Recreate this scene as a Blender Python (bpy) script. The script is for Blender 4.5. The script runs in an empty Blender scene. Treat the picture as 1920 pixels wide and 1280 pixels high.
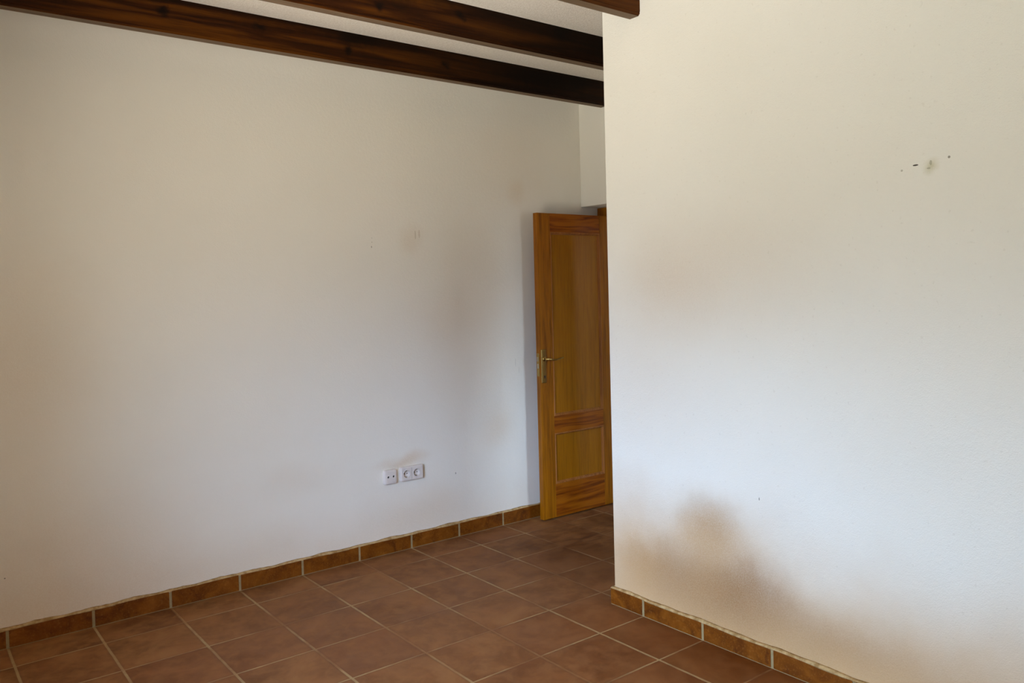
import bpy, bmesh, math, random
from mathutils import Vector, Matrix

# ------------------------------------------------------------------ camera, sky, light, exposure
S = 0.343                      # one floor-tile pitch in metres; layout numbers below are in tiles
scene = bpy.context.scene
C = scene.collection

F_PX = 1523.6; YAW = 0.66225; PITCH = 0.024639; ROLL = 0.025434
cam_d = bpy.data.cameras.new('camera')
cam_d.sensor_width = 36.0
cam_d.lens = 36.0 * F_PX / 1920.0
cam_d.shift_y = -(640.0 - 582.4) / 1920.0
cam_d.clip_start = 0.02
cam = bpy.data.objects.new('camera', cam_d); C.objects.link(cam)
fwd = Vector((math.sin(YAW)*math.cos(PITCH), math.cos(YAW)*math.cos(PITCH), -math.sin(PITCH)))
rt = Vector((math.cos(YAW), -math.sin(YAW), 0)); dn = fwd.cross(rt)
r2 = rt*math.cos(ROLL) + dn*math.sin(ROLL); d2 = -rt*math.sin(ROLL) + dn*math.cos(ROLL)
m = Matrix((r2, -d2, -fwd)).transposed().to_4x4()
m.translation = Vector((-0.161, -12.199, 4.4249)) * S
cam.matrix_world = m
scene.camera = cam

# light reaching the openings by direction, fitted, with assumed surroundings: rows go from the ground at one's feet up to the high sky,
# columns turn from the far end of the terrace (-60 deg) past straight out (0) to beside the house (70 deg)
EL = (-0.75, -0.38, -0.14, 0.06, 0.26, 0.60)      # sine of the elevation
AZ = (-60.0, 0.0, 35.0, 70.0, 100.0)              # degrees; the last is added to brighten the small window alone
WORLD = [[(2.4, 1.6, 1.3), (6.7, 5.0, 4.6), (18.5, 17.6, 17.6), (16.6, 15.8, 15.5), (2.0, 2.0, 2.0)],      # sunlit paving at the threshold
         [(3.0, 3.1, 1.8), (3.6, 4.6, 4.8), (12.2, 11.9, 10.4), (6.6, 6.1, 4.6), (2.0, 2.0, 2.0)],            # paving further out
         [(2.4, 3.0, 3.4), (0.3, 0.4, 0.3), (0.3, 0.4, 0.3), (1.8, 2.6, 3.0), (1.0, 1.0, 1.0)],               # shaded garden
         [(0.3, 0.4, 0.3), (0.4, 0.4, 0.4), (2.4, 3.6, 5.8), (0.4, 0.5, 0.5), (3.6, 4.5, 5.5)],               # far trees
         [(1.5, 1.8, 2.0), (6.4, 9.6, 13.8), (12.3, 17.0, 25.5), (0.6, 0.8, 1.0), (9.0, 12.0, 15.5)],           # open sky
         [(0.1, 0.1, 0.1), (0.1, 0.1, 0.1), (0.1, 0.1, 0.1), (0.1, 0.1, 0.1), (5.0, 6.5, 8.5)]]               # high sky kept dark to shape the light, no roof built
EXPOSURE = 1.2

world = bpy.data.worlds.new('world'); scene.world = world; world.use_nodes = True
wt = world.node_tree; wt.nodes.clear()
def wn_(kind): return wt.nodes.new(kind)
wo = wn_('ShaderNodeOutputWorld'); wb = wn_('ShaderNodeBackground'); tc = wn_('ShaderNodeTexCoord'); sp = wn_('ShaderNodeSeparateXYZ')
wt.links.new(tc.outputs['Generated'], sp.inputs[0])
ng = []
for ax in ('X', 'Y'):
    q = wn_('ShaderNodeMath'); q.operation = 'MULTIPLY'; q.inputs[1].default_value = -1.0
    wt.links.new(sp.outputs[ax], q.inputs[0]); ng.append(q.outputs[0])
at = wn_('ShaderNodeMath'); at.operation = 'ARCTAN2'; wt.links.new(ng[1], at.inputs[0]); wt.links.new(ng[0], at.inputs[1])
azn = wn_('ShaderNodeMapRange'); wt.links.new(at.outputs[0], azn.inputs['Value'])
azn.inputs['From Min'].default_value = -math.pi; azn.inputs['From Max'].default_value = math.pi
WMAX = max(c for row in WORLD for col in row for c in col)
last = None
for i, row in enumerate(WORLD):
    rp = wn_('ShaderNodeValToRGB'); wt.links.new(azn.outputs[0], rp.inputs[0])
    e = rp.color_ramp.elements
    while len(e) < len(AZ): e.new(0.5)
    for j, (az, col) in enumerate(zip(AZ, row)):
        e[j].position = (az + 180.0)/360.0; e[j].color = tuple(c/WMAX for c in col) + (1,)
    if last is None: last = rp.outputs[0]; continue
    f = wn_('ShaderNodeMapRange'); wt.links.new(sp.outputs['Z'], f.inputs['Value'])
    f.inputs['From Min'].default_value = EL[i-1]; f.inputs['From Max'].default_value = EL[i]
    mx = wn_('ShaderNodeMix'); mx.data_type = 'RGBA'
    wt.links.new(f.outputs[0], mx.inputs[0]); wt.links.new(last, mx.inputs[6]); wt.links.new(rp.outputs[0], mx.inputs[7])
    last = mx.outputs[2]
wt.links.new(last, wb.inputs[0]); wt.links.new(wb.outputs[0], wo.inputs[0])
wb.inputs[1].default_value = WMAX

# daylight comes through two openings: sampling portals fill exactly the openings
def portal(name, cx, cy, cz, w, h, rot):
    a = bpy.data.lights.new(name, 'AREA'); a.shape = 'RECTANGLE'; a.size = w*S; a.size_y = h*S
    a.cycles.is_portal = True
    o = bpy.data.objects.new(name, a); C.objects.link(o)
    o.location = Vector((cx, cy, cz))*S; o.rotation_euler = rot
    return o
WIN1 = (-10.2, -5.2, 0.0, 6.5)      # y0, y1, z0, z1 in wall_near
WIN2 = (10.8, 12.5, 2.6, 6.2)      # x0, x1, z0, z1 in the side room
XN = -1.15                          # inner face of window wall
portal('daylight_portal', XN-1.25, (WIN1[0]+WIN1[1])/2, (WIN1[2]+WIN1[3])/2, WIN1[3]-WIN1[2], WIN1[1]-WIN1[0], (0, -math.pi/2, 0))
portal('daylight_portal', (WIN2[0]+WIN2[1])/2, -9.45, (WIN2[2]+WIN2[3])/2, WIN2[1]-WIN2[0], WIN2[3]-WIN2[2], (math.pi/2, 0, 0))

vs = scene.view_settings
vs.view_transform = 'Standard'; vs.look = 'None'; vs.gamma = 1.0; vs.use_curve_mapping = False
vs.exposure = EXPOSURE
scene.cycles.diffuse_bounces = 8; scene.cycles.max_bounces = 12

# ------------------------------------------------------------------ node helpers
def srgb(r, g, b):
    f = lambda c: (c/255/12.92) if c/255 <= 0.04045 else ((c/255+0.055)/1.055)**2.4
    return (f(r), f(g), f(b), 1.0)

class NT:
    def __init__(self, name):
        self.m = bpy.data.materials.new(name); self.m.use_nodes = True
        self.t = self.m.node_tree; self.n = self.t.nodes; self.n.clear()
        self.out = self.n.new('ShaderNodeOutputMaterial'); self.b = self.n.new('ShaderNodeBsdfPrincipled')
        self.t.links.new(self.b.outputs[0], self.out.inputs[0])
        self.co = self.n.new('ShaderNodeTexCoord').outputs['Object']
    def link(self, a, b): self.t.links.new(a, b)
    def put(self, sock, v):
        if isinstance(v, bpy.types.NodeSocket): self.link(v, sock)
        elif v is not None: sock.default_value = v
    def math(self, op, a, b=None, c=None, clamp=False):
        n = self.n.new('ShaderNodeMath'); n.operation = op; n.use_clamp = clamp
        self.put(n.inputs[0], a); self.put(n.inputs[1], b); self.put(n.inputs[2], c)
        return n.outputs[0]
    def vmath(self, op, a, b=None):
        n = self.n.new('ShaderNodeVectorMath'); n.operation = op
        self.put(n.inputs[0], a); self.put(n.inputs[1], b)
        return n.outputs['Value'] if op in ('LENGTH', 'DOT_PRODUCT', 'DISTANCE') else n.outputs[0]
    def mapping(self, v, scale=(1,1,1), loc=(0,0,0), rot=(0,0,0)):
        n = self.n.new('ShaderNodeMapping'); self.link(v, n.inputs[0])
        n.inputs['Location'].default_value = loc; n.inputs['Rotation'].default_value = rot; n.inputs['Scale'].default_value = scale
        return n.outputs[0]
    def noise(self, v, scale, detail=3, rough=0.5, dist=0.0, col=False):
        n = self.n.new('ShaderNodeTexNoise'); self.link(v, n.inputs['Vector'])
        n.inputs['Scale'].default_value = scale; n.inputs['Detail'].default_value = detail
        n.inputs['Roughness'].default_value = rough; n.inputs['Distortion'].default_value = dist
        return n.outputs[1 if col else 0]
    def ramp(self, v, stops, interp='LINEAR'):
        n = self.n.new('ShaderNodeValToRGB'); self.put(n.inputs[0], v); n.color_ramp.interpolation = interp
        e = n.color_ramp.elements
        while len(e) < len(stops): e.new(0.5)
        for i, (p, c) in enumerate(stops):
            e[i].position = p; e[i].color = c if hasattr(c, '__len__') else (c, c, c, 1)
        return n.outputs[0]
    def mix(self, f, a, b, mode='MIX'):
        n = self.n.new('ShaderNodeMix'); n.data_type = 'RGBA'; n.blend_type = mode
        self.put(n.inputs[0], f); self.put(n.inputs[6], a); self.put(n.inputs[7], b)
        return n.outputs[2]
    def mrange(self, v, a, b, c=0.0, d=1.0, smooth=False):
        n = self.n.new('ShaderNodeMapRange'); self.put(n.inputs['Value'], v)
        if smooth: n.interpolation_type = 'SMOOTHSTEP'
        n.inputs['From Min'].default_value = a; n.inputs['From Max'].default_value = b
        n.inputs['To Min'].default_value = c; n.inputs['To Max'].default_value = d
        return n.outputs['Result']
    def blob(self, center, rad, v=None):
        """soft stain mask: 1 at its centre, falling to 0 at its ellipsoid radius (tile units)"""
        q = self.vmath('SUBTRACT', v or self.co, tuple(c*S for c in center))
        q = self.vmath('MULTIPLY', q, tuple(1/(r*S) for r in rad))
        l = self.vmath('LENGTH', q)
        return self.mrange(l, 0.0, 1.0, 1.0, 0.0, smooth=True)
    def bump(self, h, strength=0.3, dist=0.01, normal=None):
        n = self.n.new('ShaderNodeBump'); n.inputs['Strength'].default_value = strength; n.inputs['Distance'].default_value = dist
        self.put(n.inputs['Height'], h); self.put(n.inputs['Normal'], normal)
        self.link(n.outputs[0], self.b.inputs['Normal']); return n.outputs[0]
    def base(self, v): self.put(self.b.inputs['Base Color'], v)
    def set(self, **kw):
        for k_, v in kw.items(): self.put(self.b.inputs[k_.replace('_', ' ')], v)
        return self

def plain(name, col, rough=0.5, metal=0.0, spec=0.5):
    t = NT(name)
    v = t.noise(t.co, 60, 2)
    t.base(t.mix(t.mrange(v, 0.3, 0.7, 0.0, 0.12), col, tuple(c*0.7 for c in col[:3])+(1,)))
    t.set(Roughness=rough, Metallic=metal, Specular_IOR_Level=spec); return t.m

# ------------------------------------------------------------------ wall paint
def wall_mat(name, base, rough, spec, bump, stains=(), marks=(), cloud=0.06, speck=0.0, band=()):
    t = NT(name)
    warp = t.vmath('ADD', t.co, t.vmath('MULTIPLY', t.vmath('SUBTRACT', t.noise(t.co, 3.0, 4, 0.6, col=True), (0.5,0.5,0.5)), (0.16,0.16,0.16)))
    cl = t.noise(t.co, 1.1, 4, 0.55)
    col = t.mix(t.mrange(cl, 0.35, 0.7, 0.0, cloud*8), base, tuple(a*b for a, b in zip(base[:3], (0.955, 0.94, 0.905)))+(1,))
    fine = t.noise(t.co, 190, 2, 0.6)
    if band:      # grime washed up the foot of the wall, with an uneven upper edge
        sz = t.n.new('ShaderNodeSeparateXYZ')
        t.link(t.vmath('ADD', warp, t.vmath('MULTIPLY', t.vmath('SUBTRACT', t.noise(t.co, 1.3, 3, 0.5, col=True), (0.5,0.5,0.5)), (0.3,0.3,0.3))), sz.inputs[0])
        for z_lo, z_hi, colr, st in band:
            mk = t.mrange(sz.outputs[2], z_lo*S, z_hi*S, st, 0.0, smooth=True)
            col = t.mix(mk, col, colr)
    for c, r, colr, st in stains:
        mk = t.blob(c, r, warp)
        mk = t.math('MULTIPLY', mk, t.mrange(fine, 0.3, 0.7, 0.75*st, 1.1*st))
        col = t.mix(t.math('MINIMUM', mk, 1.0), col, colr)
    for c, r, colr, st in marks:
        mk = t.math('GREATER_THAN', t.blob(c, r), 0.35)
        col = t.mix(t.math('MULTIPLY', mk, st), col, colr)
    if speck:
        sn = t.noise(t.co, 75, 1, 0.5)
        col = t.mix(t.mrange(sn, 0.70, 0.78, 0.0, speck), col, srgb(150, 130, 100))
    t.base(col)
    lum = t.n.new('ShaderNodeRGBToBW'); t.link(col, lum.inputs[0])       # dirt is duller than clean paint
    t.set(Roughness=t.mrange(lum.outputs[0], 0.45, 0.75, 0.85, rough), Specular_IOR_Level=t.mrange(lum.outputs[0], 0.45, 0.75, 0.05, spec))
    h = t.math('ADD', t.noise(t.co, 230, 3, 0.6), t.math('MULTIPLY', t.noise(t.co, 60, 3, 0.5), 0.8))
    h = t.math('ADD', h, t.math('MULTIPLY', t.noise(t.co, 2.2, 2, 0.5), 6.0))
    t.bump(h, bump, 0.0035)
    return t.m

PAINT = srgb(232, 227, 216)
BROWN = srgb(142, 88, 28)
TAN = srgb(190, 148, 90)
XR = 7.824
M_left = wall_mat('painted_plaster_left', PAINT, 0.62, 0.3, 0.25, band=((0.3, 2.0, TAN, 0.14),),
    stains=[((6.9,0,1.55),(0.75,1,0.20),TAN,0.40), ((7.2,0,5.35),(0.35,1,0.40),TAN,0.17), ((9.5,0,6.35),(0.30,1,0.35),TAN,0.17),
            ((8.7,0,4.9),(1.2,1,1.8),TAN,0.10), ((8.6,0,3.2),(1.5,1,2.8),TAN,0.18), ((7.9,0,4.0),(1.2,1,0.8),TAN,0.12), ((9.0,0,1.9),(0.6,1,0.7),TAN,0.22),
            ((5.0,0,1.5),(1.0,1,0.35),TAN,0.10), ((1.5,0,0.6),(2.6,1,2.2),TAN,0.30), ((1.2,0,3.6),(1.6,1,2.4),TAN,0.22), ((5.0,0,0.2),(9.0,1,0.9),TAN,0.25), ((7.3,0,0.6),(1.6,1,0.6),TAN,0.16), ((9.6,0,6.8),(1.6,1,1.6),TAN,0.14)],
    marks=[((7.98,0,1.15),(0.016,1,0.030),srgb(70,62,55),0.7), ((6.41,0,5.22),(0.012,1,0.03),srgb(90,80,65),0.7),
           ((6.42,0,5.30),(0.010,1,0.014),srgb(110,98,80),0.6), ((6.42,0,5.37),(0.010,1,0.012),srgb(120,105,85),0.5),
           ((7.27,0,5.44),(0.022,1,0.13),srgb(160,142,115),0.35), ((7.35,0,5.46),(0.030,1,0.12),srgb(170,142,115),0.3),
           ((1.0,0,0.90),(0.016,1,0.014),srgb(80,70,58),0.7), ((9.42,0,3.05),(0.012,1,0.14),srgb(160,150,140),0.3),
           ((9.50,0,2.9),(0.010,1,0.10),srgb(160,150,140),0.3)])
TAN_R = srgb(184, 136, 66)
BROWN_R = srgb(128, 78, 6)
M_right = wall_mat('painted_plaster_right', PAINT, 0.40, 0.34, 0.45, speck=0.10, band=((0.2, 2.2, TAN_R, 0.72),),
    stains=[((XR,-6.0,-0.5),(1,3.2,2.2),TAN_R,0.40), ((XR,-8.4,-0.2),(1,3.0,1.7),TAN_R,0.20),
            ((XR,-5.80,1.45),(1,0.62,0.50),BROWN_R,0.42), ((XR,-5.75,1.25),(1,1.1,0.9),TAN_R,0.55),
            ((XR,-5.0,0.85),(1,1.1,0.62),BROWN_R,0.42), ((XR,-6.3,0.80),(1,1.0,0.6),BROWN_R,0.55), ((XR,-5.7,0.55),(1,2.0,0.75),BROWN_R,0.42),
            ((XR,-7.3,0.55),(1,1.2,0.6),BROWN_R,0.26), ((XR,-8.4,0.55),(1,1.6,0.5),BROWN_R,0.16),
            ((XR,-5.1,4.4),(1,1.2,1.0),TAN_R,0.16), ((XR,-4.6,1.0),(1,0.9,1.3),TAN_R,0.30), ((XR,-4.7,3.2),(1,1.6,1.6),TAN_R,0.10), ((XR,-5.9,4.6),(1,2.4,1.2),TAN_R,0.16),
            ((XR,-8.50,5.53),(1,0.11,0.11),srgb(186,180,140),0.7)],
    marks=[((XR,-8.375,5.545),(1,0.045,0.013),srgb(58,50,40),0.95), ((XR,-8.52,5.55),(1,0.02,0.04),srgb(150,144,118),0.6),
           ((XR,-8.50,5.50),(1,0.03,0.015),srgb(150,144,118),0.6),
           ((XR,-8.69,5.58),(1,0.02,0.02),srgb(120,108,90),0.8), ((XR,-8.24,5.51),(1,0.018,0.018),srgb(150,140,122),0.6),
           ((XR,-6.52,1.93),(1,0.012,0.03),srgb(110,100,88),0.7)])
M_wall = wall_mat('painted_plaster', PAINT, 0.6, 0.3, 0.3)
def ceiling_mat():
    t = NT('rough_ceiling_plaster')
    t.base(t.mix(t.mrange(t.noise(t.co, 90, 3, 0.7), 0.4, 0.62, 0, 0.5), srgb(234,226,213), srgb(210,198,180)))
    t.set(Roughness=0.9, Specular_IOR_Level=0.1)
    t.bump(t.noise(t.co, 120, 4, 0.7), 0.9, 0.006); return t.m
M_ceil = ceiling_mat()

# ------------------------------------------------------------------ floor tiles
ROW = 0.68
GROUT = srgb(164, 136, 94)
def floor_mat():
    t = NT('terracotta_floor_tiles')
    s = t.n.new('ShaderNodeSeparateXYZ'); t.link(t.co, s.inputs[0])
    jit = t.vmath('MULTIPLY', t.vmath('SUBTRACT', t.noise(t.co, 14, 3, 0.6, col=True), (0.5,0.5,0.5)), (0.012,0.012,0.0))
    js = t.n.new('ShaderNodeSeparateXYZ'); t.link(jit, js.inputs[0])
    u = t.math('ADD', t.math('DIVIDE', s.outputs[0], S), js.outputs[0])
    v = t.math('ADD', t.math('ADD', t.math('DIVIDE', s.outputs[1], S), ROW + 20), js.outputs[1])
    def edge(a):
        f = t.math('FRACT', a); return t.math('MINIMUM', f, t.math('SUBTRACT', 1.0, f))
    eu, ev = edge(u), edge(v)
    gu = t.mrange(eu, 0.0125, 0.019, 1, 0); gv = t.mrange(ev, 0.0085, 0.0145, 1, 0)
    g = t.math('MAXIMUM', gu, gv)
    cv = t.n.new('ShaderNodeCombineXYZ'); t.link(t.math('FLOOR', u), cv.inputs[0]); t.link(t.math('FLOOR', v), cv.inputs[1])
    wn = t.n.new('ShaderNodeTexWhiteNoise'); wn.noise_dimensions = '3D'; t.link(cv.outputs[0], wn.inputs[0])
    big = t.noise(t.vmath('ADD', t.co, wn.outputs['Color']), 3.2, 4, 0.6, 0.6)
    mott = t.noise(t.vmath('ADD', t.co, wn.outputs['Color']), 13, 4, 0.62, 0.4)
    col = t.ramp(big, [(0.30, srgb(98,58,24)), (0.46, srgb(118,74,36)), (0.60, srgb(138,90,48)), (0.76, srgb(154,108,62))])
    col = t.mix(t.mrange(mott, 0.42, 0.64, 0, 0.55), col, srgb(152, 108, 66))
    col = t.mix(t.mrange(wn.outputs['Value'], 0, 1, 0.0, 0.30), col, srgb(112, 58, 32))
    # dusty rosy haze of dried mopping in the middle, cleaner orange tiles by the right-hand wall
    haze = t.blob((5.8,-2.6,0),(5.2,3.6,1.0))
    hz = t.math('MULTIPLY', haze, t.mrange(t.noise(t.co, 1.8, 5, 0.62, 1.0), 0.35, 0.65, 0.15, 0.62))
    col = t.mix(hz, col, srgb(128, 90, 62))
    clean = t.blob((8.3,-6.2,0),(3.2,3.4,1.0))
    col = t.mix(t.math('MULTIPLY', clean, 0.75), col, srgb(98, 46, 0))
    # damp darker sweep marks by the door
    sw = t.math('MULTIPLY', t.blob((9.6,-1.5,0),(1.7,1.4,1)), t.mrange(t.noise(t.mapping(t.co, (1.5,5,1), rot=(0,0,0.5)), 2.6, 4, 0.6, 1.5), 0.48, 0.6, 0, 0.6))
    col = t.mix(t.math('MULTIPLY', t.blob((9.6,-2.2,0),(2.8,2.6,1)), 0.55), col, srgb(78, 42, 10))
    col = t.mix(sw, col, srgb(70, 36, 12))
    # grime lost in the joints
    fade = t.mrange(t.noise(t.co, 2.3, 3, 0.6), 0.42, 0.58, 0.12, 0.9)
    for c, r in (((4.55,-3.1,0),(0.9,0.5,1)), ((6.0,-3.25,0),(0.8,0.6,1)), ((7.0,-3.3,0),(0.7,0.5,1)), ((8.4,-2.3,0),(0.9,0.7,1)), ((5.2,-4.3,0),(0.6,0.5,1)), ((9.6,-1.6,0),(1.5,1.3,1))):
        fade = t.math('MULTIPLY', fade, t.math('SUBTRACT', 1.0, t.math('MULTIPLY', t.blob(c, r), 0.9)))
    fade = t.math('MAXIMUM', fade, t.math('MULTIPLY', t.blob((1.2,-1.0,0),(3.2,2.2,1)), 0.85))
    gcol = t.mix(t.mrange(t.noise(t.co, 30, 3), 0.35, 0.65, 0, 0.4), GROUT, srgb(136, 106, 68))
    col = t.mix(t.math('MULTIPLY', g, fade), col, gcol)
    # soft dark rim inside each tile
    rim = t.math('MULTIPLY', t.mrange(t.math('MINIMUM', eu, ev), 0.015, 0.05, 0.22, 0.0), t.math('SUBTRACT', 1.0, g))
    col = t.mix(rim, col, srgb(96, 58, 38))
    t.base(col)
    t.set(Roughness=t.mrange(mott, 0.3, 0.7, 0.55, 0.72), Specular_IOR_Level=0.14)
    h = t.math('ADD', t.math('MULTIPLY', g, -0.7), t.math('MULTIPLY', t.noise(t.co, 22, 3), 0.5))
    t.bump(h, 0.3, 0.003)
    return t.m
M_floor = floor_mat()

def skirting_mat():
    t = NT('glazed_terracotta_skirting')
    big = t.noise(t.co, 9, 4, 0.6, 0.8)
    col = t.ramp(big, [(0.30, srgb(76,34,2)), (0.45, srgb(102,52,4)), (0.62, srgb(118,64,9)), (0.8, srgb(136,82,26))])
    blot = t.noise(t.co, 26, 3, 0.6, 0.5)
    col = t.mix(t.mrange(blot, 0.60, 0.70, 0, 0.55), col, srgb(72, 28, 4))
    col = t.mix(t.mrange(t.noise(t.co, 120, 2), 0.55, 0.7, 0, 0.3), col, srgb(144, 94, 42))
    t.base(col); t.set(Roughness=0.45, Specular_IOR_Level=0.22)
    t.bump(t.noise(t.co, 50, 3), 0.15, 0.002); return t.m
M_skirt = skirting_mat()
def grout_mat():
    t = NT('cement_grout')
    t.base(t.mix(t.noise(t.co, 60, 3, 0.6), srgb(160,140,102), srgb(128,106,70)))
    t.set(Roughness=0.9, Specular_IOR_Level=0.15); t.bump(t.noise(t.co, 150, 3), 0.5, 0.002); return t.m
M_grout = grout_mat()
def bead_mat():
    t = NT('sandy_plaster_bead')
    t.base(t.mix(t.mrange(t.noise(t.co, 28, 4, 0.65), 0.4, 0.62), srgb(182,152,106), srgb(146,112,68)))
    t.set(Roughness=0.9, Specular_IOR_Level=0.1); t.bump(t.noise(t.co, 90, 3), 0.6, 0.003); return t.m
M_bead = bead_mat()

# ------------------------------------------------------------------ wood
def wood_mat(name, dark, mid, light, axis, rough=0.4, figure=0.5, knots_shade=None, scale=1.0, spec=0.2):
    t = NT(name)
    st = [1.0, 1.0, 1.0]
    st['xyz'.index(axis)] = 0.045
    v = t.mapping(t.co, tuple(st))
    warp = t.noise(t.mapping(t.co, tuple(0.25 if q < 1 else 1 for q in st)), 5*scale, 3, 0.5, col=True)
    vw = t.vmath('ADD', v, t.vmath('MULTIPLY', t.vmath('SUBTRACT', warp, (0.5,0.5,0.5)), (0.05*figure,)*3))
    g1 = t.noise(vw, 70*scale, 4, 0.65, 0.3)
    g2 = t.noise(vw, 220*scale, 3, 0.6)
    w = t.n.new('ShaderNodeTexNoise'); w.noise_dimensions = '3D'
    t.link(vw, w.inputs['Vector']); w.inputs['Scale'].default_value = 16*scale; w.inputs['Detail'].default_value = 2
    rings = t.math('PINGPONG', t.math('MULTIPLY', w.outputs[0], 7.0*figure + 1.0), 1.0)
    a = t.math('ADD', t.math('MULTIPLY', g1, 0.6), t.math('MULTIPLY', rings, 0.25*figure + 0.05))
    a = t.math('ADD', a, t.math('MULTIPLY', g2, 0.2))
    col = t.ramp(a, [(0.28, dark), (0.48, mid), (0.72, light)])
    if knots_shade:
        for c, r, kc, stg in knots_shade:
            col = t.mix(t.math('MULTIPLY', t.blob(c, r, t.vmath('ADD', t.co, t.vmath('MULTIPLY', t.vmath('SUBTRACT', t.noise(t.co, 18, 4, 0.6, col=True), (0.5,0.5,0.5)), (0.08,0.08,0.08)))), stg), col, kc)
    t.base(col); t.set(Roughness=rough, Specular_IOR_Level=spec)
    t.bump(t.math('ADD', g1, g2), 0.12, 0.0015)
    return t.m

DO = (srgb(104,54,1), srgb(144,84,3), srgb(168,104,8))
M_oak_v = wood_mat('varnished_oak_vertical', *DO, 'z', figure=0.5)
M_oak_h = wood_mat('varnished_oak_crosswise', srgb(78,32,1), srgb(122,58,2), srgb(146,80,6), 'x', figure=1.4)
M_oak_p = wood_mat('varnished_oak_panel', srgb(120,70,1), srgb(144,88,2), srgb(160,104,4), 'z', figure=0.25, scale=1.3)
M_oak_m = wood_mat('varnished_oak_moulding', srgb(110,60,20), srgb(150,92,42), srgb(176,116,64), 'z', figure=0.3, rough=0.3)
M_oak_y = wood_mat('varnished_oak_frame', *DO, 'y', figure=0.5)
def beam_mat(name, y, seed):
    r = random.Random(seed); kn_shade = []
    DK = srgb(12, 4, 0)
    x = 0.4 + r.random()
    zt = 8.45
    while x < 12:
        kn_shade.append(((x, y, 8.12 + r.random()*0.22), (0.10 + r.random()*0.07, 1, 0.07 + r.random()*0.06), srgb(12,4,1), 0.95))
        if r.random() < 0.65:
            kn_shade.append(((x + r.uniform(-0.1, 0.3), y, 8.42), (0.32 + r.random()*0.45, 1, 0.20 + r.random()*0.14), DK, 0.95))
        x += 0.75 + r.random()*1.1
    kn_shade.append(((6, y, 8.52), (9, 1, 0.28), DK, 0.75))
    kn_shade.append(((9.6 if seed != 8 else 5.0, y, 8.3), (4.8 if seed != 8 else 1.6, 1, 0.9), DK, 1.0))  # broad dark patch: shade of the dim right end painted into the wood
    return wood_mat(name, srgb(20,6,0), srgb(46,19,0), srgb(80,42,2), 'x', rough=0.55, figure=1.0, knots_shade=kn_shade, scale=0.7, spec=0.10)

M_brass = plain('worn_brass', srgb(176,146,84), 0.25, 1.0)
M_steel = plain('nickel', srgb(190,180,160), 0.3, 1.0)
M_white = plain('white_plastic', srgb(216,205,196), 0.4, spec=0.35)
M_dark = plain('dark_cavity', srgb(30,26,24), 0.7)
M_alu = plain('white_aluminium', srgb(225,225,222), 0.4)

# ------------------------------------------------------------------ mesh helpers (tile units in, metres out)
def obj(name, bm, mat, parent=None, smooth=False, bevel=0.0, seg=2):
    me = bpy.data.meshes.new(name)
    bmesh.ops.scale(bm, vec=(S, S, S), verts=bm.verts)
    bmesh.ops.recalc_face_normals(bm, faces=bm.faces)
    bm.to_mesh(me); bm.free(); me.materials.append(mat)
    o = bpy.data.objects.new(name, me); C.objects.link(o)
    if parent is not None:
        o.parent = parent; o.matrix_parent_inverse = parent.matrix_world.inverted()
    if smooth:
        for p in me.polygons: p.use_smooth = True
    if bevel:
        b = o.modifiers.new('bevel', 'BEVEL'); b.width = bevel*S; b.segments = seg; b.limit_method = 'ANGLE'; b.angle_limit = 0.6
        b.harden_normals = False
    return o
def box(bm, x0, x1, y0, y1, z0, z1):
    r = bmesh.ops.create_cube(bm, size=1.0)
    for v in r['verts']:
        v.co = Vector(((x0+x1)/2 + v.co.x*(x1-x0), (y0+y1)/2 + v.co.y*(y1-y0), (z0+z1)/2 + v.co.z*(z1-z0)))
    return r['verts']
def B(*args):
    bm = bmesh.new()
    for a in args: box(bm, *a)
    return bm
def prism(bm, pts, axis, a, b):
    """extrude a 2-D outline (in the two other axes, in xyz order) from a to b along axis"""
    def mk(p, t):
        q = list(p); q.insert('xyz'.index(axis), t); return bm.verts.new(q)
    A = [mk(p, a) for p in pts]; Bv = [mk(p, b) for p in pts]
    n = len(pts)
    bm.faces.new(A); bm.faces.new(Bv[::-1])
    for i in range(n): bm.faces.new((A[i], Bv[i], Bv[(i+1) % n], A[(i+1) % n]))
def cyl(bm, c, axis, r, l, n=28, r2_=None):
    rot = {'z': Matrix(), 'x': Matrix.Rotation(math.pi/2, 4, 'Y'), 'y': Matrix.Rotation(-math.pi/2, 4, 'X')}[axis]
    bmesh.ops.create_cone(bm, cap_ends=True, segments=n, radius1=r, radius2=r if r2_ is None else r2_, depth=l, matrix=Matrix.Translation(c) @ rot)
def struct(o, label, cat):
    o['kind'] = 'structure'; o['label'] = label; o['category'] = cat; return o
def empty(name, loc):
    o = bpy.data.objects.new(name, None); C.objects.link(o); o.location = Vector(loc)*S; o.empty_display_size = 0.1
    o.matrix_world = Matrix.Translation(Vector(loc)*S); return o
def wall_with_hole(axis, fixed, a0, a1, z0, z1, h):
    """solid wall slab; axis = the thin axis; fixed=(t0,t1); h=(h0,h1,hz0,hz1) opening"""
    parts = [(a0, h[0], z0, z1), (h[1], a1, z0, z1), (h[0], h[1], h[3], z1)]
    if h[2] > z0: parts.append((h[0], h[1], z0, h[2]))
    bm = bmesh.new()
    for p in parts:
        if axis == 'x': box(bm, fixed[0], fixed[1], p[0], p[1], p[2], p[3])
        else: box(bm, p[0], p[1], fixed[0], fixed[1], p[2], p[3])
    return bm

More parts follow.
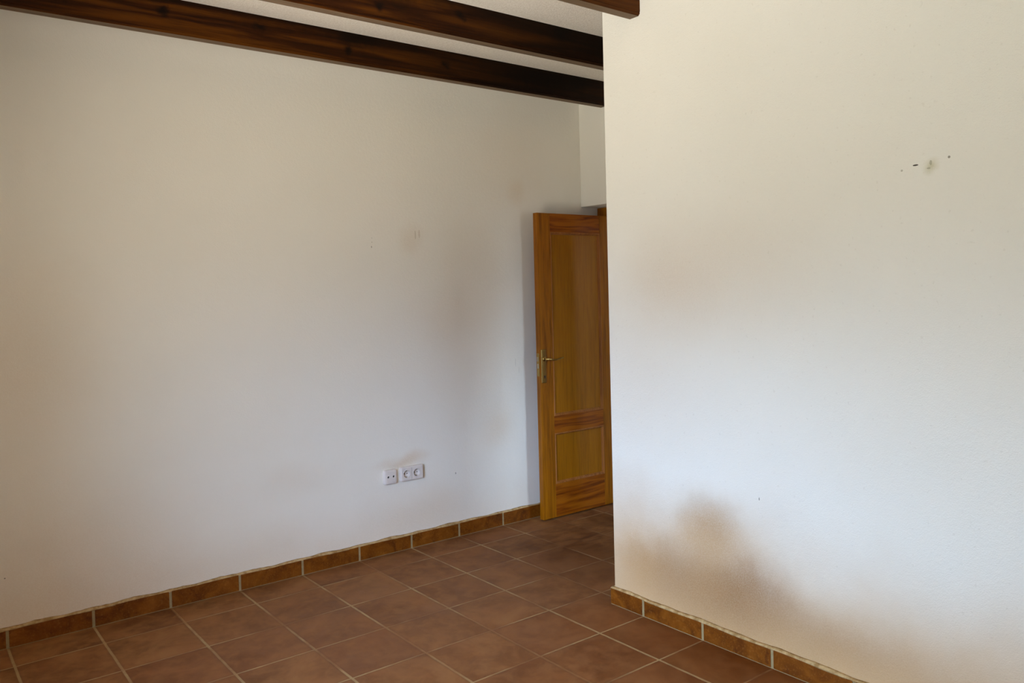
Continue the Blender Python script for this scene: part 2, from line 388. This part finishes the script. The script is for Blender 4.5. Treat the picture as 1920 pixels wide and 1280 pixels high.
# ------------------------------------------------------------------ room shell
ZC = 8.45; T = 0.02; YB = -14.0; XF = 11.215; YC = -4.11; YS = -9.4
XW = 7.824 + T
struct(obj('floor', B((XN-1.3, 15.0, YB-0.5, 0.6, -0.3, 0)), M_floor), 'square terracotta tiled floor with pale sandy grout lines', 'floor')
struct(obj('ceiling', B((XN-1.3, 15.0, YB-0.5, 0.6, ZC, ZC+0.4)), M_ceil), 'rough white plaster ceiling between the dark beams', 'ceiling')
struct(obj('wall_left', B((XN-1.3, 13.6, T, 0.6, 0, ZC)), M_left), 'long cream plaster wall behind the sockets and door', 'wall')
struct(obj('wall_right', B((XW, XW+0.36, YB, YC, 0, ZC)), M_right, bevel=0.02, seg=3), 'bright cream plaster wall with brown stain low down on the right', 'wall')
struct(obj('wall_near', wall_with_hole('x', (XN-1.3, XN), YB, T, 0, ZC, WIN1), M_wall), 'plaster wall with the unseen patio opening beside the camera', 'wall')
struct(obj('wall_behind', B((XN-1.3, XF+0.5, YB-0.5, YB, 0, ZC)), M_wall), 'plain plaster wall behind the camera', 'wall')
# door wall: opening between y=-2.3 and y=0, lintel above
struct(obj('wall_far', B((XF, XF+0.46, -2.55, T, 6.09, ZC), (XF, XF+0.46, YC-0.0, -2.5, 0, ZC)), M_wall, bevel=0.012), 'plaster wall over the doorway at the end of the passage', 'wall')
# passage wall facing the left-hand wall, with an opening into a daylit side room
struct(obj('wall_passage', wall_with_hole('y', (YC-0.36, YC), XW+0.36, XF, 0, ZC, (9.95, 11.1, 0, 6.0)), M_wall), 'plaster wall of the passage hidden round the corner', 'wall')
# side room with its own window, and the hall beyond the door
struct(obj('wall_side_room', wall_with_hole('y', (YS-0.5, YS), XW+0.36, 13.4, 0, ZC, WIN2), M_wall), 'window wall of the side room', 'wall')
struct(obj('wall_side_room_end', B((13.0, 13.4, YS, YC-0.36, 0, ZC), (XF+0.46, 13.0, YC-0.36, YC, 0, ZC)), M_wall), 'end wall of the side room', 'wall')
struct(obj('wall_hall', B((13.4, 13.8, YC, T, 0, ZC)), M_wall), 'hall wall beyond the door', 'wall')

# windows (outside the frame; they only let the daylight in)
def window(n, bm, label):
    return struct(obj('window_%d' % n, bm, M_alu), label, 'window')
y0, y1, z0, z1 = WIN1
bm = B((XN-1.15, XN-1.0, y0, y0+0.16, z0+0.02, z1), (XN-1.15, XN-1.0, y1-0.16, y1, z0+0.02, z1), (XN-1.15, XN-1.0, y0, y1, z1-0.16, z1),
       (XN-1.15, XN-1.0, (y0+y1)/2-0.12, (y0+y1)/2+0.12, z0, z1))
window(1, bm, 'unseen white framed patio opening beside the camera')
x0, x1, z0, z1 = WIN2
bm = B((x0, x0+0.12, YS-0.4, YS-0.28, z0, z1), (x1-0.12, x1, YS-0.4, YS-0.28, z0, z1), (x0, x1, YS-0.4, YS-0.28, z1-0.12, z1), (x0, x1, YS-0.4, YS-0.28, z0, z0+0.12))
window(2, bm, 'small white framed window of the side room')

# ------------------------------------------------------------------ skirting tiles
def skirting(name, runs, label):
    """runs: (axis, face coordinate, thickness direction, start, end, joints, height)"""
    root = empty(name, (0, 0, 0)); struct(root, label, 'baseboard')
    tiles = bmesh.new(); gr = bmesh.new(); bead = bmesh.new()
    rnd = random.Random(5)
    for axis, face, sgn, a, b, joints, h in runs:
        th = 2*T
        back = face + sgn*th
        cuts = [a] + sorted(j for j in joints if a < j < b) + [b]
        for i in range(len(cuts)-1):
            g0 = 0.016 if i > 0 else 0.0; g1 = 0.016 if i < len(cuts)-2 else 0.0
            p, q = cuts[i]+g0, cuts[i+1]-g1
            hh = h + rnd.uniform(-0.004, 0.004); f = face + sgn*rnd.uniform(0, 0.004)
            lo, hi = min(f, back), max(f, back)
            if axis == 'x': box(tiles, p, q, lo, hi, 0.006, hh)
            else: box(tiles, lo, hi, p, q, 0.006, hh)
        f = face + sgn*0.007; lo, hi = min(f, back), max(f, back)
        if axis == 'x': box(gr, a+0.002, b-0.002, lo, hi, 0, h-0.004)
        else: box(gr, lo, hi, a+0.002, b-0.002, 0, h-0.004)
        # uneven sloping bead of plaster where the wall meets the tiles
        n = max(2, int((b-a)/0.06)); prev = None
        for i in range(n+1):
            t_ = a + (b-a)*i/n
            up = 0.026 + 0.012*math.sin(t_*3.1) * math.sin(t_*7.7+1) + rnd.uniform(-0.004, 0.004)
            fr = face + sgn*(0.004 + 0.003*math.sin(t_*5.3)); bk = back + sgn*0.004
            ring = [(fr, h-0.012), (fr, h+0.006), (face+sgn*th*0.55, h+up*0.62), (bk, h+up), (bk, h-0.012)]
            vs_ = [bead.verts.new((t_, c[0], c[1]) if axis == 'x' else (c[0], t_, c[1])) for c in ring]
            if prev:
                for j in range(5): bead.faces.new((prev[j], vs_[j], vs_[(j+1) % 5], prev[(j+1) % 5]))
            else: bead.faces.new(vs_)
            prev = vs_
        bead.faces.new(prev[::-1])
    obj('skirting_tiles', tiles, M_skirt, root, bevel=0.008)
    obj('grout', gr, M_grout, root)
    o = obj('plaster_bead', bead, M_bead, root, smooth=True)
    return root
skirting('baseboard_left', [('x', -T, 1, XN, XF+0.46, [i for i in range(-1, 12)], 0.243)],
         'low orange glazed tile skirting along the long left wall')
rows = [-(ROW + r) for r in range(0, 14)]
skirting('baseboard_right', [('y', XW-2*T, 1, YB, YC+2*T, rows, 0.224), ('x', YC+2*T, -1, XW, 9.7, [9.0], 0.224)],
         'low orange glazed tile skirting below the stained right wall')

# ------------------------------------------------------------------ ceiling beams
M_under = wood_mat('pale_beam_underside', srgb(74,56,38), srgb(98,78,56), srgb(116,94,70), 'x', rough=0.6, figure=0.6, scale=0.7, spec=0.25)
def beam(yn, x1, seed, label):
    w, c = 0.21, 0.028
    z0, z1 = 7.985, ZC
    y1 = yn + w
    prof = [(yn, z1), (yn, z0+0.05), (yn+0.006, z0+0.045), (yn+0.006, z0+0.036), (yn+0.002, z0+0.030), (yn+c, z0), (y1-c, z0), (y1, z0+c), (y1, z1)]
    bm = bmesh.new(); prism(bm, prof, 'x', XN, x1)
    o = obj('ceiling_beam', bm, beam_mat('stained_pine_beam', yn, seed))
    o.data.materials.append(M_under)          # grey underside: some wear, with the window's grazing glare painted in
    for p in o.data.polygons:
        if p.normal.z < -0.9: p.material_index = 1
    o['label'] = label; o['category'] = 'beam'; o['group'] = 'dark wooden ceiling beams'
    return o
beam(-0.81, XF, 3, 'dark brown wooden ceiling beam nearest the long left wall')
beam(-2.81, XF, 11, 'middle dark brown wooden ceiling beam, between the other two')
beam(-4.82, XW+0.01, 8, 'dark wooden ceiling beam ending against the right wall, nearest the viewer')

# ------------------------------------------------------------------ door
LX0, LX1 = 9.715, 11.675; LY0, LY1 = -0.365, -0.25; LZ0, LZ1 = 0.03, 5.89
door = empty('door_1', (LX1, LY1, 0)); struct(door, 'open varnished oak door with two panels and brass handle, folded back near the left wall', 'door')
PX0, PX1 = 10.035, 11.345
def rail(name, x0, x1, z0, z1, mat): return obj(name, B((x0, x1, LY0, LY1, z0, z1)), mat, door, bevel=0.006)
rail('stile', LX0, PX0, LZ0, LZ1, M_oak_v); rail('stile', PX1, LX1, LZ0, LZ1, M_oak_v)
rail('rail', PX0, PX1, 5.53, LZ1, M_oak_h); rail('rail', PX0, PX1, 1.655, 1.99, M_oak_h); rail('rail', PX0, PX1, LZ0, 0.675, M_oak_h)
for z0, z1 in ((1.99, 5.53), (0.675, 1.655)):
    obj('panel', B((PX0-0.01, PX1+0.01, LY0+0.035, LY1-0.035, z0-0.01, z1+0.01)), M_oak_p, door)
    # mitred moulding round the panel, on both faces
    bm = bmesh.new()
    for face, s_ in ((LY0, 1), (LY1, -1)):
        prof = [(0.0, -0.004), (0.010, -0.010), (0.022, -0.006), (0.030, 0.012), (0.042, 0.022), (0.046, 0.036), (0.0, 0.036)]
        loops = []
        for (cx, cz, dx, dz) in ((PX0, z0, 1, 1), (PX1, z0, -1, 1), (PX1, z1, -1, -1), (PX0, z1, 1, -1)):
            loops.append([bm.verts.new((cx + dx*p[0], face + s_*p[1], cz + dz*p[0])) for p in prof])
        for i in range(4):
            a_, b_ = loops[i], loops[(i+1) % 4]
            for j in range(len(prof)): bm.faces.new((a_[j], b_[j], b_[(j+1) % len(prof)], a_[(j+1) % len(prof)]))
    obj('moulding', bm, M_oak_m, door)
# handle set on the room face
bm = bmesh.new()
hx, hw, hz0, hz1 = 9.795, 0.062, 2.655, 3.295
prism(bm, [(hx-hw, LY0), (hx-hw, LY0-0.012), (hx-hw*0.45, LY0-0.030), (hx+hw*0.45, LY0-0.030), (hx+hw, LY0-0.012), (hx+hw, LY0)], 'z', hz0, hz1)
plate = obj('handle_plate', bm, M_brass, door, bevel=0.006)
plate['label'] = 'long narrow brass backplate of the door handle'
bm = bmesh.new()
cyl(bm, Vector((hx, LY0-0.085, 3.11)), 'y', 0.026, 0.12, 24)
cyl(bm, Vector((hx, LY0-0.036, 3.11)), 'y', 0.042, 0.02, 24)
# lever: swept round bar that droops and lifts at its tip
path = [(0.0, 0, 0, .026), (0.05, -.012, -.004, .026), (0.12, -.016, -.016, .021), (0.19, -.016, -.018, .017), (0.26, -.016, -.006, .015), (0.32, -.014, .004, .014), (0.37, -.008, .010, .014), (0.385, -.006, .011, .008)]
prev = None
for (dx, dy, dz, r) in path:
    ring = [bm.verts.new((hx+dx, LY0-0.14+dy + 0.7*r*math.cos(a*math.pi/8), 3.11+dz + r*math.sin(a*math.pi/8))) for a in range(16)]
    if prev:
        for j in range(16): bm.faces.new((prev[j], ring[j], ring[(j+1) % 16], prev[(j+1) % 16]))
    else: bm.faces.new(ring)
    prev = ring
bm.faces.new(prev[::-1])
obj('handle_lever', bm, M_brass, door, smooth=True)
bm = bmesh.new(); cyl(bm, Vector((hx, LY0-0.0315, 2.78)), 'y', 0.014, 0.004, 16); box(bm, hx-0.006, hx+0.006, LY0-0.0335, LY0-0.0295, 2.74, 2.78)
obj('keyhole', bm, M_dark, door)
# lock face in the free edge with its latch bolt
ym = (LY0+LY1)/2
lock = obj('lock_plate', B((LX0-0.006, LX0+0.01, ym-0.034, ym+0.034, 2.78, 3.22)), M_brass, door, bevel=0.004)
bm = bmesh.new(); prism(bm, [(LX0-0.006, ym-0.018), (LX0-0.045, ym-0.018), (LX0-0.034, ym+0.0), (LX0-0.006, ym+0.018)], 'z', 3.07, 3.15)
obj('latch_bolt', bm, M_steel, door)
obj('dead_bolt', B((LX0-0.012, LX0, ym-0.018, ym+0.018, 2.93, 3.02)), M_steel, door)
bm = bmesh.new()
for z in (0.75, 3.0, 5.25):
    cyl(bm, Vector((LX1+0.012, LY0-0.012, z)), 'z', 0.018, 0.28, 16)
obj('hinge', bm, M_brass, door)

# door frame round the opening
fr = empty('trim_1', (XF+0.46, -1.2, 0)); struct(fr, 'varnished oak frame lining the doorway beside the open door', 'door frame')
FX0, FX1 = XF+0.46, XF+0.80
obj('jamb', B((FX0, FX1, -0.25, T-0.002, 0, 6.085)), M_oak_v, fr, bevel=0.006)
obj('jamb', B((FX0, FX1, -2.5, -2.25, 0, 6.085)), M_oak_v, fr, bevel=0.006)
obj('head', B((FX0, FX1, -2.25, -0.25, 5.91, 6.085)), M_oak_y, fr, bevel=0.006)
struct(obj('wall_far_upper', B((XF+0.46, XF+0.80, -2.5, T, 6.09, ZC), (XF+0.46, XF+0.80, YC, -2.5, 0, ZC)), M_wall), 'wall core behind the doorway lintel', 'wall')

# ------------------------------------------------------------------ sockets on the left wall
def cut(o, cutters):
    """bore real wells into a plate (boolean applied to its mesh)"""
    bm = bmesh.new()
    for c, r, l in cutters: cyl(bm, Vector(c), 'y', r, l, 32)
    me = bpy.data.meshes.new('well'); bmesh.ops.scale(bm, vec=(S,S,S), verts=bm.verts); bmesh.ops.recalc_face_normals(bm, faces=bm.faces); bm.to_mesh(me); bm.free()
    co = bpy.data.objects.new('well', me); C.objects.link(co)
    md = o.modifiers.new('cut', 'BOOLEAN'); md.operation = 'DIFFERENCE'; md.solver = 'EXACT'; md.object = co
    bpy.context.view_layer.update()
    dg = bpy.context.evaluated_depsgraph_get()
    new = bpy.data.meshes.new_from_object(o.evaluated_get(dg))
    o.modifiers.clear(); old = o.data; o.data = new; new.name = o.name
    bpy.data.objects.remove(co); bpy.data.meshes.remove(me)

YW = T; YP = -0.045                      # wall face and plate front
def rounded(x0, x1, z0, z1, r, n=5):
    pts = []
    for cx, cz, a0 in ((x1-r, z1-r, 0), (x0+r, z1-r, 90), (x0+r, z0+r, 180), (x1-r, z0+r, 270)):
        for i in range(n+1):
            a = math.radians(a0 + 90*i/n); pts.append((cx + r*math.cos(a), cz + r*math.sin(a)))
    return pts
def plate_mesh(x0, x1, z0, z1):
    """cover plate: straight skirt, pillowed front edge"""
    bm = bmesh.new(); prev = None
    for y, ins in ((YW, 0), (YP+0.018, 0.0), (YP+0.006, 0.006), (YP, 0.020)):
        ring = [bm.verts.new((p[0], y, p[1])) for p in rounded(x0+ins, x1-ins, z0+ins, z1-ins, 0.030-ins*0.5)]
        if prev:
            n = len(ring)
            for j in range(n): bm.faces.new((prev[j], ring[j], ring[(j+1) % n], prev[(j+1) % n]))
        else: bm.faces.new(ring)
        prev = ring
    bm.faces.new(prev[::-1]); return bm

tvs = empty('antenna_socket', (6.61, YW, 1.305))
tvs['label'] = 'small square white wall socket with two dark round holes, left of the double socket'; tvs['category'] = 'socket'
p = obj('cover_plate', plate_mesh(6.495, 6.735, 1.185, 1.43), M_white, tvs)
cut(p, [((6.568, YP, 1.313), 0.020, 0.05), ((6.668, YP, 1.313), 0.020, 0.05)])
for x in (6.568, 6.668):
    bm = bmesh.new(); cyl(bm, Vector((x, YP+0.020, 1.313)), 'y', 0.0195, 0.006, 24); cyl(bm, Vector((x, YP+0.012, 1.313)), 'y', 0.004, 0.016, 12)
    obj('connector', bm, M_dark, tvs)
bm = bmesh.new(); cyl(bm, Vector((6.618, YP-0.001, 1.313)), 'y', 0.006, 0.004, 16)
obj('screw', bm, M_steel, tvs)
bm = bmesh.new()
a, b = rounded(6.525, 6.705, 1.215, 1.40, 0.02), rounded(6.531, 6.699, 1.221, 1.394, 0.016)
va = [bm.verts.new((q[0], YP-0.0004, q[1])) for q in a]; vb = [bm.verts.new((q[0], YP-0.0035, q[1])) for q in b]
for j in range(len(va)): bm.faces.new((va[j], vb[j], vb[(j+1) % len(va)], va[(j+1) % len(va)]))
bm.faces.new(vb)
ins = obj('insert', bm, M_white, tvs)
cut(ins, [((6.568, YP, 1.313), 0.020, 0.05), ((6.668, YP, 1.313), 0.020, 0.05)])

dbl = empty('double_socket', (7.04, YW, 1.31))
dbl['label'] = 'wide white double power socket with two round wells on the left wall'; dbl['category'] = 'socket'
p = obj('cover_plate', plate_mesh(6.81, 7.265, 1.190, 1.436), M_white, dbl)
cut(p, [((6.925, YP, 1.313), 0.064, 0.092), ((7.125, YP, 1.313), 0.064, 0.092)])
for x in (6.925, 7.125):
    bm = bmesh.new(); n = 32
    prev = None
    for (r, y) in ((0.072, YP-0.0005), (0.072, YP-0.004), (0.066, YP-0.006), (0.0625, YP-0.003), (0.060, YP+0.040), (0.0, YP+0.040)):
        if r == 0: bm.faces.new(prev); break
        ring = [bm.verts.new((x + r*math.cos(2*math.pi*i/n), y, 1.313 + r*math.sin(2*math.pi*i/n))) for i in range(n)]
        if prev:
            for j in range(n): bm.faces.new((prev[j], ring[j], ring[(j+1) % n], prev[(j+1) % n]))
        prev = ring
    well = obj('socket_well', bm, M_white, dbl)
    for dx in (-0.027, 0.027):
        bm = bmesh.new(); cyl(bm, Vector((x+dx, YP+0.0385, 1.313)), 'y', 0.009, 0.003, 14)
        obj('pin_hole', bm, M_dark, well)
    for dz, s_ in ((0.052, 1), (-0.052, -1)):
        obj('earth_clip', B((x-0.007, x+0.007, YP+0.002, YP+0.038, 1.313+dz-0.006, 1.313+dz+0.006)), M_steel, well)
# hairline between the two modules
obj('module_seam', B((7.0235, 7.0265, YP-0.0008, YP+0.002, 1.215, 1.411)), M_dark, dbl)
